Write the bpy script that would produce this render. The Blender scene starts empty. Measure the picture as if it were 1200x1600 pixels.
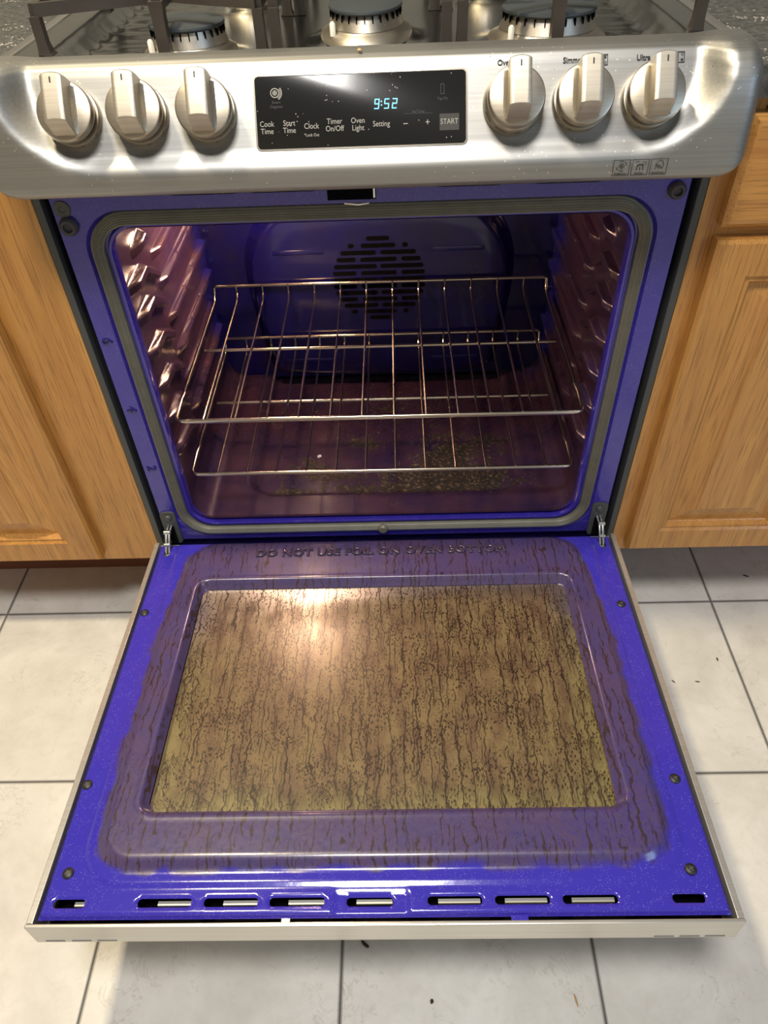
import bpy, bmesh, math, random
import numpy as np
from mathutils import Vector, Matrix, Euler
random.seed(7)
S = bpy.context.scene
COL = S.collection

# ------------------------------------------------------------------ camera
CX, CY, CZ = 0.03123, -0.83808, 1.09535
YAW, PIT, ROL = -0.034148, 0.783408, -0.045915
FPX = 1142.08
cam = bpy.data.cameras.new('camera'); cam_o = bpy.data.objects.new('camera', cam); COL.objects.link(cam_o)
cy, sy = math.cos(YAW), math.sin(YAW)
fw = Vector((sy*math.cos(PIT), cy*math.cos(PIT), -math.sin(PIT)))
r0 = Vector((cy, -sy, 0)); u0 = r0.cross(fw)
rr = r0*math.cos(ROL) + u0*math.sin(ROL); uu = -r0*math.sin(ROL) + u0*math.cos(ROL)
M = Matrix(((rr.x, uu.x, -fw.x, CX), (rr.y, uu.y, -fw.y, CY), (rr.z, uu.z, -fw.z, CZ), (0, 0, 0, 1)))
cam_o.matrix_world = M
cam.sensor_fit = 'VERTICAL'; cam.sensor_height = 32.0; cam.lens = FPX/1600*32.0
cam.clip_start = 0.01
S.camera = cam_o

# ------------------------------------------------------------------ view, world, lights
S.view_settings.view_transform = 'Standard'; S.view_settings.look = 'None'
S.view_settings.gamma = 1; S.view_settings.use_curve_mapping = False
S.view_settings.exposure = 0.0
W = bpy.data.worlds.new('world'); S.world = W; W.use_nodes = True
W.node_tree.nodes['Background'].inputs[0].default_value = (0.95, 0.97, 1.0, 1)
W.node_tree.nodes['Background'].inputs[1].default_value = 0.14

def area(name, loc, target, size, power, col, sy=None):
    l = bpy.data.lights.new(name, 'AREA'); l.energy = power; l.color = col
    l.size = size
    if sy: l.shape = 'RECTANGLE'; l.size_y = sy
    o = bpy.data.objects.new(name, l); COL.objects.link(o); o.location = loc
    o.rotation_euler = (Vector(target)-Vector(loc)).to_track_quat('-Z', 'Y').to_euler()
    return o
area('ceiling_lamp_warm', (-0.62, -0.16, 2.35), (-0.25, -0.2, 0.3), 0.14, 36, (1.0, 0.84, 0.56))
area('ceiling_lamp_neutral', (-0.10, -0.90, 2.42), (0.1, -0.5, 0.3), 0.40, 36, (1.0, 0.965, 0.92))
area('cool_light_right', (2.1, -1.9, 1.7), (0.3, -0.1, 0.4), 0.7, 12, (0.52, 0.74, 1.0), 0.9)  # added cool light tinting the right side; its source is unseen

# ------------------------------------------------------------------ helpers
ORG = {}
class MB:
    def __init__(s): s.v = []; s.f = []; s.attr = {}
    def add(s, vs, fs):
        b = len(s.v); s.v += [tuple(map(float, v)) for v in vs]; s.f += [tuple(i+b for i in f) for f in fs]; return s
    def box(s, x0, x1, y0, y1, z0, z1, bev=0.0):
        if bev > 0:
            bm = bmesh.new(); bmesh.ops.create_cube(bm, size=1)
            for v in bm.verts:
                v.co = Vector((x0+(v.co.x+.5)*(x1-x0), y0+(v.co.y+.5)*(y1-y0), z0+(v.co.z+.5)*(z1-z0)))
            bmesh.ops.bevel(bm, geom=bm.edges[:], offset=bev, segments=2, affect='EDGES', profile=0.6)
            bm.verts.index_update()
            s.add([v.co[:] for v in bm.verts], [[v.index for v in f.verts] for f in bm.faces]); bm.free(); return s
        vs = [(x, y, z) for x in (x0, x1) for y in (y0, y1) for z in (z0, z1)]
        return s.add(vs, [(0, 1, 3, 2), (4, 6, 7, 5), (0, 4, 5, 1), (2, 3, 7, 6), (0, 2, 6, 4), (1, 5, 7, 3)])
    def tube(s, pts, r, n=10, closed=False, rs=None):
        pts = [Vector(p) for p in pts]; m = len(pts); rings = []
        up = None
        for i in range(m):
            if closed: t = (pts[(i+1) % m]-pts[i-1])
            else: t = pts[min(i+1, m-1)]-pts[max(i-1, 0)]
            t.normalize()
            if up is None:
                a = Vector((0, 0, 1)) if abs(t.z) < .9 else Vector((1, 0, 0)); up = (a-t*a.dot(t)).normalized()
            else: up = (up-t*up.dot(t)).normalized()
            w = t.cross(up); ri = rs[i] if rs else r
            rings.append([pts[i]+(up*math.cos(2*math.pi*k/n)+w*math.sin(2*math.pi*k/n))*ri for k in range(n)])
        s.loft(rings, closed=closed, cap=not closed); return s
    def loft(s, rings, closed=False, cap=False, cap0=False, cap1=False):
        n = len(rings[0]); vs = [v for r in rings for v in r]; fs = []
        m = len(rings)
        for i in range(m if closed else m-1):
            j = (i+1) % m
            for k in range(n):
                l = (k+1) % n; fs.append((i*n+k, i*n+l, j*n+l, j*n+k))
        if cap or cap0: fs.append(tuple(range(n))[::-1])
        if cap or cap1: fs.append(tuple((m-1)*n+k for k in range(n)))
        return s.add(vs, fs)
    def lathe(s, prof, c=(0, 0, 0), n=48, ex=1, ey=1, axis='Z', rot=None):
        rings = []
        for r, z in prof:
            ring = []
            for k in range(n):
                a = 2*math.pi*k/n; p = Vector((r*math.cos(a)*ex, r*math.sin(a)*ey, z))
                if rot is not None: p = rot @ p
                ring.append(p+Vector(c))
            rings.append(ring)
        return s.loft(rings, cap=True)
    def prism(s, poly, x0, x1, bev=0):          # poly in (y,z), extruded over x
        n = len(poly)
        return s.loft([[(x0, a, b) for a, b in poly], [(x1, a, b) for a, b in poly]], cap=True)

def rrect(x0, x1, z0, z1, r, n=8):
    pts = []
    for cx, cz, a0 in ((x1-r, z1-r, 0), (x0+r, z1-r, 90), (x0+r, z0+r, 180), (x1-r, z0+r, 270)):
        for k in range(n+1):
            a = math.radians(a0+90*k/n); pts.append((cx+r*math.cos(a), cz+r*math.sin(a)))
    return pts

def part(name, mb, mat, parent=None, loc=None, rot=None, smooth=True, angle=40, cat=None, label=None, group=None):
    vs = np.array(mb.v, dtype=float)
    if loc is None:
        c = (vs.min(0)+vs.max(0))/2; base = c.copy()
        if parent is None: c[2] = vs[:, 2].min()
    else: c = np.zeros(3)
    me = bpy.data.meshes.new(name); me.from_pydata((vs-c).tolist(), [], mb.f); me.update()
    bm = bmesh.new(); bm.from_mesh(me); bmesh.ops.recalc_face_normals(bm, faces=bm.faces[:]); bm.to_mesh(me); bm.free()
    for k, arr in mb.attr.items():
        at = me.attributes.new(k, 'FLOAT', 'POINT'); at.data.foreach_set('value', np.array(arr, dtype=np.float32))
    if smooth:
        me.polygons.foreach_set('use_smooth', [True]*len(me.polygons))
        try: me.set_sharp_from_angle(angle=math.radians(angle))
        except Exception: pass
    if isinstance(mat, (list, tuple)):
        for m_ in mat: me.materials.append(m_)
    else: me.materials.append(mat)
    o = bpy.data.objects.new(name, me); COL.objects.link(o)
    po = ORG.get(parent.name, Vector((0, 0, 0))) if parent else Vector((0, 0, 0))
    if parent: o.parent = parent
    if loc is None: o.location = Vector(c)-po; ORG[o.name] = Vector(c)
    else: o.location = Vector(loc)-po; ORG[o.name] = Vector((0, 0, 0))
    if rot: o.rotation_euler = rot
    tag(o, label, cat, group); return o
def tag(o, label=None, cat=None, group=None, kind=None):
    if label: o['label'] = label
    if cat: o['category'] = cat
    if group: o['group'] = group
    if kind: o['kind'] = kind
    return o
def thing(name, loc, label, cat, group=None):
    o = bpy.data.objects.new(name, None); COL.objects.link(o); o.location = loc; o.empty_display_size = .05
    ORG[o.name] = Vector(loc); return tag(o, label, cat, group)

def text_geo(txt, size, ext=0.0, align='CENTER', res=3, bevel=0.0, offset=0.0, space=1.0):
    cu = bpy.data.curves.new('t', 'FONT'); cu.body = txt; cu.size = size; cu.extrude = ext; cu.align_x = align; cu.align_y = 'CENTER'
    cu.resolution_u = res; cu.bevel_depth = bevel; cu.bevel_resolution = 1; cu.offset = offset; cu.space_character = space
    o = bpy.data.objects.new('t', cu); COL.objects.link(o)
    dg = bpy.context.evaluated_depsgraph_get(); me = bpy.data.meshes.new_from_object(o.evaluated_get(dg))
    vs = [v.co.copy() for v in me.vertices]; fs = [tuple(p.vertices) for p in me.polygons]
    bpy.data.objects.remove(o); bpy.data.curves.remove(cu); bpy.data.meshes.remove(me)
    return vs, fs
def add_text(mb, txt, size, pos, ext=0.0001, rotz=0, sx=1.0, M4=None, **k):
    vs, fs = text_geo(txt, size, ext, **k)
    R = Matrix.Rotation(rotz, 4, 'Z') @ Matrix.Diagonal((sx, 1, 1, 1))
    out = [R @ v + Vector(pos) for v in vs]
    if M4: out = [M4 @ v for v in out]
    return mb.add(out, fs)

def grid(xs, ys, fn):
    X, Y = np.meshgrid(xs, ys); Z = fn(X, Y)
    nx, ny = len(xs), len(ys)
    idx = np.arange(nx*ny).reshape(ny, nx)
    F = np.stack([idx[:-1, :-1], idx[:-1, 1:], idx[1:, 1:], idx[1:, :-1]], -1).reshape(-1, 4)
    return X, Y, Z, F
def sst(a, b, x): t = np.clip((x-a)/(b-a), 0, 1); return t*t*(3-2*t)
def sdrr(X, Y, x0, x1, y0, y1, r):
    qx = np.abs(X-(x0+x1)/2)-((x1-x0)/2-r); qy = np.abs(Y-(y0+y1)/2)-((y1-y0)/2-r)
    return np.hypot(np.maximum(qx, 0), np.maximum(qy, 0))+np.minimum(np.maximum(qx, qy), 0)-r
rng = np.random.RandomState(3)
def vnoise(X, Y, sc, seed=0):
    r = np.random.RandomState(seed); T = r.rand(128, 128)
    x = X*sc+40.3; y = Y*sc+40.7; xi = np.floor(x).astype(int); yi = np.floor(y).astype(int); fx = x-xi; fy = y-yi
    fx = fx*fx*(3-2*fx); fy = fy*fy*(3-2*fy)
    g = lambda a, b: T[a % 128, b % 128]
    return (g(xi, yi)*(1-fx)+g(xi+1, yi)*fx)*(1-fy)+(g(xi, yi+1)*(1-fx)+g(xi+1, yi+1)*fx)*fy

# ------------------------------------------------------------------ materials
class NM:
    def __init__(s, name):
        s.m = bpy.data.materials.new(name); s.m.use_nodes = True; s.t = s.m.node_tree; s.t.nodes.clear()
        s.out = s.t.nodes.new('ShaderNodeOutputMaterial'); s.b = s.t.nodes.new('ShaderNodeBsdfPrincipled')
        s.t.links.new(s.b.outputs[0], s.out.inputs[0]); s._c = None
    def n(s, typ, **k):
        nd = s.t.nodes.new('ShaderNode'+typ)
        for a, v in k.items():
            if isinstance(a, str) and hasattr(nd, a): setattr(nd, a, v)
        return nd
    def L(s, a, b): s.t.links.new(a, b)
    def set(s, **k):
        for a, v in k.items():
            i = s.b.inputs[a.replace('_', ' ')]
            if hasattr(v, 'is_linked') or isinstance(v, bpy.types.NodeSocket): s.L(v, i)
            else: i.default_value = (*v, 1) if isinstance(v, tuple) and len(v) == 3 else v
        return s
    def co(s, scale=(1, 1, 1), loc=(0, 0, 0), rot=(0, 0, 0), kind='Object'):
        tc = s.n('TexCoord'); mp = s.n('Mapping'); s.L(tc.outputs[kind], mp.inputs[0])
        mp.inputs['Scale'].default_value = scale; mp.inputs['Location'].default_value = loc; mp.inputs['Rotation'].default_value = rot
        return mp.outputs[0]
    def noise(s, co, scale, detail=4, rough=.55, dist=0):
        nd = s.n('TexNoise'); s.L(co, nd.inputs['Vector']); nd.inputs['Scale'].default_value = scale
        nd.inputs['Detail'].default_value = detail; nd.inputs['Roughness'].default_value = rough; nd.inputs['Distortion'].default_value = dist
        return nd.outputs[0]
    def vor(s, co, scale, feature='F1', rand=1.0):
        nd = s.n('TexVoronoi', feature=feature); s.L(co, nd.inputs['Vector']); nd.inputs['Scale'].default_value = scale
        nd.inputs['Randomness'].default_value = rand; return nd.outputs['Distance']
    def ramp(s, fac, stops):
        nd = s.n('ValToRGB'); s.L(fac, nd.inputs[0]); cr = nd.color_ramp
        while len(cr.elements) < len(stops): cr.elements.new(.5)
        for e, (p, c) in zip(cr.elements, stops):
            e.position = p; e.color = (c, c, c, 1) if not isinstance(c, tuple) else (*c, 1)
        return nd.outputs[0]
    def mix(s, fac, a, b):
        nd = s.n('MixRGB');
        for i, v in ((0, fac), (1, a), (2, b)):
            if isinstance(v, bpy.types.NodeSocket): s.L(v, nd.inputs[i])
            else: nd.inputs[i].default_value = (*v, 1) if isinstance(v, tuple) else v
        return nd.outputs[0]
    def math(s, op, a, b=None, c=None):
        nd = s.n('Math', operation=op)
        for i, v in enumerate((a, b, c)):
            if v is None: continue
            if isinstance(v, bpy.types.NodeSocket): s.L(v, nd.inputs[i])
            else: nd.inputs[i].default_value = v
        return nd.outputs[0]
    def attr(s, name): nd = s.n('Attribute'); nd.attribute_name = name; return nd.outputs['Fac']
    def bump(s, h, strength=.3, dist=.001):
        nd = s.n('Bump'); s.L(h, nd.inputs['Height']); nd.inputs['Strength'].default_value = strength; nd.inputs['Distance'].default_value = dist
        s.L(nd.outputs[0], s.b.inputs['Normal']); return s
def plain(name, col, rough=.5, metal=0, **k):
    m = NM(name); m.set(Base_Color=col, Roughness=rough, Metallic=metal, **k); return m.m

def steel(name, col=(.35, .347, .333), rough=.47, axis='x', specks=False, metal=1.0, bstr=.06):
    m = NM(name)
    sc = (2, 260, 260) if axis == 'x' else ((260, 260, 2) if axis == 'z' else (260, 2, 260))
    st = m.noise(m.co(sc), 1.5, 3, .6)
    base = m.mix(m.ramp(st, [(.3, 0.0), (.7, 1.0)]), tuple(c*.9 for c in col), tuple(min(1, c*1.08) for c in col))
    big = m.noise(m.co(), 9, 4, .6)
    if specks:
        v = m.vor(m.co(), 190); sp = m.math('MULTIPLY', m.math('LESS_THAN', v, .13), m.math('GREATER_THAN', m.noise(m.co(), 26, 2), .56))
        base = m.mix(sp, base, (.75, .66, .48))
        v2 = m.vor(m.co(loc=(3, 1, 2)), 120); sp2 = m.math('MULTIPLY', m.math('LESS_THAN', v2, .07), m.math('GREATER_THAN', m.noise(m.co(loc=(5, 0, 0)), 14, 2), .6))
        base = m.mix(sp2, base, (.16, .09, .04))
    m.set(Base_Color=base, Metallic=metal, Roughness=m.math('ADD', m.math('MULTIPLY', big, .12), rough-.06))
    m.bump(st, bstr, .0004); return m.m
STEEL = steel('brushed_stainless', specks=True)
STEEL_CLEAN = steel('door_skin_steel', (.72, .71, .68), .16, bstr=.02)
EDGE = steel('door_edge_steel', (.60, .59, .56), .30, metal=.75, bstr=.02)
KNOB = steel('knob_metal', (.47, .415, .335), .38, specks=False)
KNOBF = steel('knob_face_metal', (.53, .48, .395), .46, specks=True)
COOK = steel('cooktop_steel', (.30, .31, .30), .22, specks=True, bstr=.03)
ALU = steel('burner_aluminium', (.55, .50, .42), .38, 'z', specks=False)
CHROME = plain('rack_chrome', (.62, .55, .45), .22, 1.0)
BRASSY = plain('bright_zinc', (.78, .80, .78), .25, 1.0)
BLACKP = plain('black_plastic', (.012, .012, .014), .45)
DGREY = plain('dark_grey_trim', (.055, .058, .055), .5)
DARKIN = plain('dark_interior', (.003, .003, .004), .9, Specular_IOR_Level=.05)
CAPM = plain('black_enamel_cap', (.028, .036, .041), .5)
def cast():
    m = NM('cast_iron'); n = m.noise(m.co(), 300, 3)
    m.set(Base_Color=m.mix(m.noise(m.co(), 18, 3), (.016, .014, .012), (.05, .038, .029)), Roughness=.5); m.bump(n, .3, .0005); return m.m
CAST = cast()
def enamel(name, base=(.032, .022, .34), rough=.2, film=False):
    m = NM(name); co = m.co()
    v = m.vor(m.co(), 600); sp = m.math('MULTIPLY', m.math('LESS_THAN', v, .16), m.math('GREATER_THAN', m.noise(co, 60, 2), .5))
    c = m.mix(m.math('MULTIPLY', sp, .5), base, (.45, .45, .8))
    m.set(Base_Color=c, Roughness=rough, Coat_Weight=.6, Coat_Roughness=.08)
    m.bump(m.noise(co, 70, 2), .12, .0008); return m.m
ENAM = enamel('blue_enamel')
ENAMF = enamel('blue_enamel_frame', (.030, .020, .27), .16)

def door_enamel():
    m = NM('soiled_blue_enamel'); co = m.co()
    soil = m.attr('soil')
    n = m.noise(co, 22, 6, .65); n2 = m.noise(co, 160, 3, .6)
    v = m.vor(m.co(), 600); sp = m.math('MULTIPLY', m.math('LESS_THAN', v, .17), m.math('GREATER_THAN', m.noise(co, 60, 2), .48))
    blue = m.mix(m.math('MULTIPLY', sp, .5), (.036, .026, .36), (.42, .42, .7))
    edge = m.ramp(m.math('ADD', soil, m.math('MULTIPLY', m.math('SUBTRACT', n2, .5), .30)), [(.30, 0.0), (.70, 1.0)])
    film = m.mix(m.ramp(n, [(.35, 0.0), (.7, 1.0)]), (.052, .040, .072), (.080, .046, .042))
    filmc = m.mix(m.math('MULTIPLY', edge, .80), blue, film)
    # drips along the door's length
    dl = m.math('MAXIMUM', streak(m, 80, 2.0, .075, .48, 12), streak(m, 150, 7.0, .10, .52, 26))
    dl = m.math('MULTIPLY', m.math('MULTIPLY', dl, edge), .85)
    c = m.mix(dl, filmc, (.030, .014, .010))
    dots = m.math('MULTIPLY', m.math('MULTIPLY', m.math('LESS_THAN', m.vor(m.co((1, 1, 1)), 330), .2), edge), m.math('GREATER_THAN', m.noise(co, 45, 3), .5))
    c = m.mix(m.math('MULTIPLY', dots, .8), c, (.028, .014, .010))
    m.set(Base_Color=c, Roughness=m.math('ADD', m.math('MULTIPLY', edge, m.math('ADD', m.math('MULTIPLY', n2, .25), .06)), .14), Coat_Weight=.5, Coat_Roughness=.12)
    m.bump(m.math('ADD', m.math('MULTIPLY', n2, .4), m.noise(co, 80, 2)), .10, .001); return m.m

def cavity_mat(name, base_film=.85):
    m = NM(name); co = m.co(); soil = m.attr('soil'); ch = m.attr('char')
    n = m.noise(co, 14, 6, .65); n2 = m.noise(co, 240, 4, .65)
    film = m.mix(m.ramp(n, [(.3, 0.0), (.7, 1.0)]), (.021, .011, .026), (.066, .028, .021))
    f = m.math('MULTIPLY', m.ramp(m.math('ADD', soil, m.math('MULTIPLY', m.math('SUBTRACT', n, .5), .5)), [(.3, 0.0), (.75, 1.0)]), base_film)
    c = m.mix(f, (.014, .011, .15), film)
    fl = m.math('MULTIPLY', m.math('GREATER_THAN', n2, .60), m.math('MULTIPLY', f, .7))
    c = m.mix(fl, c, (.040, .018, .014))
    chn = m.math('ADD', ch, m.math('ADD', m.math('MULTIPLY', m.math('SUBTRACT', m.noise(co, 30, 7, .75), .5), 2.4), m.math('MULTIPLY', m.math('SUBTRACT', m.noise(co, 190, 3, .6), .5), 1.3)))
    cm = m.ramp(chn, [(.48, 0.0), (.56, 1.0)])
    chc = m.mix(m.ramp(m.noise(co, 150, 5, .75), [(.52, 0.0), (.66, 1.0)]), (.010, .006, .004), (.17, .105, .045))
    c = m.mix(cm, c, chc)
    m.set(Base_Color=c, Roughness=m.math('ADD', m.math('ADD', m.math('MULTIPLY', f, .12), .16), m.math('MULTIPLY', cm, .45)), Coat_Weight=.35, Coat_Roughness=.15)
    h = m.math('ADD', m.math('MULTIPLY', n2, .35), m.math('MULTIPLY', m.math('MULTIPLY', cm, m.noise(co, 200, 4, .7)), 6.0))
    m.bump(h, .35, .0012); return m.m
CAVM = cavity_mat('soiled_cavity_enamel')

def streak(m, K, seed, wid, thr, yl):
    """thin dried runs along the object's y axis: wandering lines that start and stop"""
    tc = m.n('TexCoord'); sp = m.n('SeparateXYZ'); m.L(tc.outputs['Object'], sp.inputs[0])
    w1 = m.noise(m.co((1, .75, 1), loc=(seed, 0, 0)), 95, 2, .5); w2 = m.noise(m.co((1, .5, 1), loc=(seed, 3, 0)), 30, 2, .5)
    wob = m.math('MULTIPLY', m.math('ADD', m.math('MULTIPLY', w1, .0105), m.math('MULTIPLY', w2, .016)), K)
    u = m.math('ADD', m.math('ADD', m.math('MULTIPLY', sp.outputs[0], K), wob), seed+100.0)
    f = m.math('ABSOLUTE', m.math('SUBTRACT', m.math('FRACT', u), .5)); cell = m.math('FLOOR', u)
    cb = m.n('CombineXYZ'); m.L(m.math('MULTIPLY', cell, 3.17), cb.inputs[0]); m.L(m.math('MULTIPLY', sp.outputs[1], yl), cb.inputs[1])
    pr = m.ramp(m.noise(cb.outputs[0], 1.0, 3, .6), [(thr, 0.0), (thr+.05, 1.0)])
    wv = m.math('MULTIPLY', m.math('ADD', m.noise(m.co(loc=(seed, 9, 0)), 160, 2), .25), wid*1.5)
    return m.math('MULTIPLY', m.math('LESS_THAN', f, wv), pr)
def dirty_glass():
    m = NM('soiled_window_glass'); co = m.co()
    dn = m.noise(m.co((110, 95, 40)), 1.0, 3, .6)
    l1 = streak(m, 60, 1.0, .046, .43, 7); l2 = streak(m, 105, 5.0, .058, .48, 13); l3 = streak(m, 215, 9.0, .080, .53, 26)
    l1 = m.math('MAXIMUM', l1, l3)
    dots = m.math('MULTIPLY', m.math('LESS_THAN', m.vor(m.co((1, .6, 1)), 300), .34), m.ramp(m.noise(co, 20, 4, .7), [(.42, 0.0), (.52, 1.0)]))
    dots2 = m.math('MULTIPLY', m.math('LESS_THAN', m.vor(m.co((1, .6, 1), loc=(1, 1, 1)), 560), .38), m.ramp(m.noise(co, 34, 4, .7), [(.42, 0.0), (.6, 1.0)]))
    drk = m.math('MAXIMUM', m.math('MAXIMUM', l1, l2), m.math('MAXIMUM', dots, dots2))
    sm = m.noise(m.co((30, 9, 9)), 1.6, 6, .7)
    smear = m.ramp(sm, [(.38, 0.0), (.60, 1.0)])
    edge = m.attr('soil')
    film = m.mix(smear, (.235, .158, .075), (.115, .068, .038))
    c = m.mix(m.math('MULTIPLY', drk, .92), film, (.014, .006, .003))
    m.set(Base_Color=c, Roughness=.35, Coat_Weight=.55, Coat_Roughness=.30, IOR=1.5)
    # clean glass is clear: how much soil covers each spot decides what shows through
    tr = m.n('BsdfTransparent'); gl = m.n('BsdfGlossy'); gl.inputs['Roughness'].default_value = .28
    fr = m.n('Fresnel'); fr.inputs[0].default_value = 1.5
    mx = m.n('MixShader'); m.L(fr.outputs[0], mx.inputs[0]); m.L(tr.outputs[0], mx.inputs[1]); m.L(gl.outputs[0], mx.inputs[2])
    cov = m.math('MAXIMUM', m.math('MULTIPLY', drk, .95), m.math('MULTIPLY', edge, m.math('ADD', m.math('MULTIPLY', smear, .35), .58)))
    m2 = m.n('MixShader'); m.L(cov, m2.inputs[0]); m.L(mx.outputs[0], m2.inputs[1]); m.L(m.b.outputs[0], m2.inputs[2]); m.L(m2.outputs[0], m.out.inputs[0])
    return m.m
DGLASS = dirty_glass()
DOOREN = door_enamel()
def olive():
    m = NM('coated_outer_glass'); m.set(Base_Color=m.mix(m.noise(m.co((3, 3, 3)), 1.5, 3), (.30, .265, .10), (.38, .33, .14)), Roughness=.35, Metallic=.3, Coat_Weight=.4, Coat_Roughness=.3); return m.m
OLIVE = olive()

def wood(name, axis='z', c0=(.39, .160, .033), c1=(.57, .280, .066), seed=0.0):
    m = NM(name)
    sc = {'z': (1, 1, .06), 'x': (.06, 1, 1)}[axis]
    g1 = m.noise(m.co(sc, loc=(seed, 0, 0)), 26, 5, .6, .8)
    fine = m.noise(m.co(tuple(4*s if s == 1 else s*2.2 for s in sc), loc=(seed, 1, 2)), 120, 3, .6)
    wv = m.n('TexWave', wave_type='BANDS', bands_direction='X' if axis == 'z' else 'Z'); m.L(m.co(tuple(1 if s == 1 else .16 for s in sc), loc=(seed, 3, 0)), wv.inputs['Vector'])
    wv.inputs['Scale'].default_value = 9; wv.inputs['Distortion'].default_value = 7; wv.inputs['Detail'].default_value = 3; wv.inputs['Detail Scale'].default_value = 1.2
    t = m.math('ADD', m.math('MULTIPLY', g1, .72), m.math('MULTIPLY', wv.outputs['Fac'], .13))
    c = m.mix(m.ramp(t, [(.2, 0.0), (.62, 1.0)]), c0, c1)
    c = m.mix(m.math('MULTIPLY', m.ramp(fine, [(.50, 0.0), (.66, 1.0)]), .55), c, tuple(x*.45 for x in c0))
    m.set(Base_Color=c, Roughness=.38, Coat_Weight=.25, Coat_Roughness=.2); m.bump(fine, .15, .0006); return m.m
OAKZ = wood('oak_vertical'); OAKX = wood('oak_horizontal', 'x'); OAKP = wood('oak_panel', 'z', (.41, .172, .038), (.60, .300, .076), 4.0)
TOEK = plain('toe_kick_brown', (.16, .055, .03), .6)

def tile():
    m = NM('ceramic_floor_tile'); tc = m.n('TexCoord'); sp = m.n('SeparateXYZ'); m.L(tc.outputs['Object'], sp.inputs[0])
    s = .331
    def line(o, off):
        a = m.math('ADD', m.math('MULTIPLY', m.math('SUBTRACT', o, off), 1/s), 20.5)
        f = m.math('FRACT', a); return m.math('MULTIPLY', m.math('ABSOLUTE', m.math('SUBTRACT', f, .5)), s), m.math('FLOOR', a)
    dx, ix = line(sp.outputs[0], -.0604); dy, iy = line(sp.outputs[1], -.3239)
    d = m.math('MINIMUM', dx, dy)
    gr = m.ramp(d, [(.0, 1.0), (.0024/1, 1.0), (.0034, 0.0)])
    cmb = m.n('CombineXYZ'); m.L(ix, cmb.inputs[0]); m.L(iy, cmb.inputs[1])
    wn = m.n('TexWhiteNoise'); m.L(cmb.outputs[0], wn.inputs['Vector'])
    co = m.co(); n1 = m.noise(co, 7, 7, .62, .4); n2 = m.noise(co, 36, 6, .7, 1.2)
    c = m.mix(m.ramp(n1, [(.32, 0.0), (.68, 1.0)]), (.56, .535, .49), (.73, .71, .665))
    c = m.mix(m.math('MULTIPLY', m.ramp(n2, [(.50, 0.0), (.75, 1.0)]), .35), c, (.46, .43, .385))
    vein = m.math('MULTIPLY', m.ramp(m.math('ABSOLUTE', m.math('SUBTRACT', m.noise(co, 13, 5, .6, 1.5), .5)), [(0.0, 1.0), (.012, 0.0)]), m.math('GREATER_THAN', m.noise(co, 9, 2), .56))
    c = m.mix(m.math('MULTIPLY', vein, .4), c, (.34, .30, .26))
    c = m.mix(m.math('MULTIPLY', wn.outputs['Value'], .12), c, (.55, .50, .43))
    c = m.mix(gr, c, (.045, .04, .035))
    m.set(Base_Color=c, Roughness=m.math('ADD', m.math('MULTIPLY', gr, .4), .38))
    m.bump(m.math('ADD', m.math('MULTIPLY', gr, -1.0), m.math('MULTIPLY', n2, .12)), .5, .0015); return m.m
TILE = tile()
def counter_mat():
    m = NM('dark_laminate_counter'); co = m.co()
    c = m.mix(m.ramp(m.noise(co, 120, 4, .7), [(.4, 0.0), (.7, 1.0)]), (.035, .036, .034), (.10, .10, .095))
    v = m.math('MULTIPLY', m.math('LESS_THAN', m.vor(co, 220), .3), m.math('GREATER_THAN', m.noise(m.co((1, 2, 1)), 22, 4, .7), .57))
    c = m.mix(v, c, (.55, .52, .47)); m.set(Base_Color=c, Roughness=.32); return m.m
COUNTER = counter_mat()
WALLM = plain('painted_wall', (.62, .58, .50), .8); BACKM = plain('dark_backsplash', (.22, .21, .19), .6)
DISP = NM('display_black_glass')
_v = DISP.vor(DISP.co(), 260); _sp = DISP.math('MULTIPLY', DISP.math('LESS_THAN', _v, .13), DISP.math('GREATER_THAN', DISP.noise(DISP.co(), 40, 2), .56))
DISP.set(Base_Color=DISP.mix(_sp, (.010, .010, .010), (.40, .37, .33)), Roughness=.13); DISP = DISP.m
PRINT = plain('grey_print', (.30, .295, .28), .7, Specular_IOR_Level=.1); FAINT = plain('faint_print', (.07, .07, .07), .7, Specular_IOR_Level=.1); INK = plain('black_ink', (.012, .012, .012), .5)
STARTM = plain('start_key_grey', (.055, .055, .055), .7, Specular_IOR_Level=.1)
CLOCKM = NM('clock_led'); CLOCKM.set(Base_Color=(.02, .1, .15), Emission_Color=(.20, .72, 1.0), Emission_Strength=1.6); CLOCKM = CLOCKM.m
LAMPM = NM('lamp_glow'); LAMPM.set(Base_Color=(.8, .7, .5), Emission_Color=(1.0, .42, .13), Emission_Strength=7.0); LAMPM = LAMPM.m
def gask():
    m = NM('woven_gasket'); co = m.co(); m.set(Base_Color=m.mix(m.noise(co, 40, 4), (.13, .125, .095), (.22, .205, .16)), Roughness=.5, Metallic=.2)
    m.bump(m.noise(co, 700, 2), .5, .0005); return m.m
GASK = gask()

# ------------------------------------------------------------------ setting
def struct(name, mb, mat):
    o = part(name, mb, mat, smooth=False, loc=(0, 0, 0)); o['kind'] = 'structure'; return o
struct('floor', MB().box(-2.2, 2.4, -2.6, .68, -.02, 0), TILE)
struct('wall_back', MB().box(-2.2, 2.4, .66, .76, 0, 2.6), BACKM)
struct('wall_left', MB().box(-2.3, -2.2, -2.6, .76, 0, 2.6), WALLM)
struct('wall_front', MB().box(-2.2, 2.4, -2.7, -2.6, 0, 2.6), WALLM)

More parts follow.
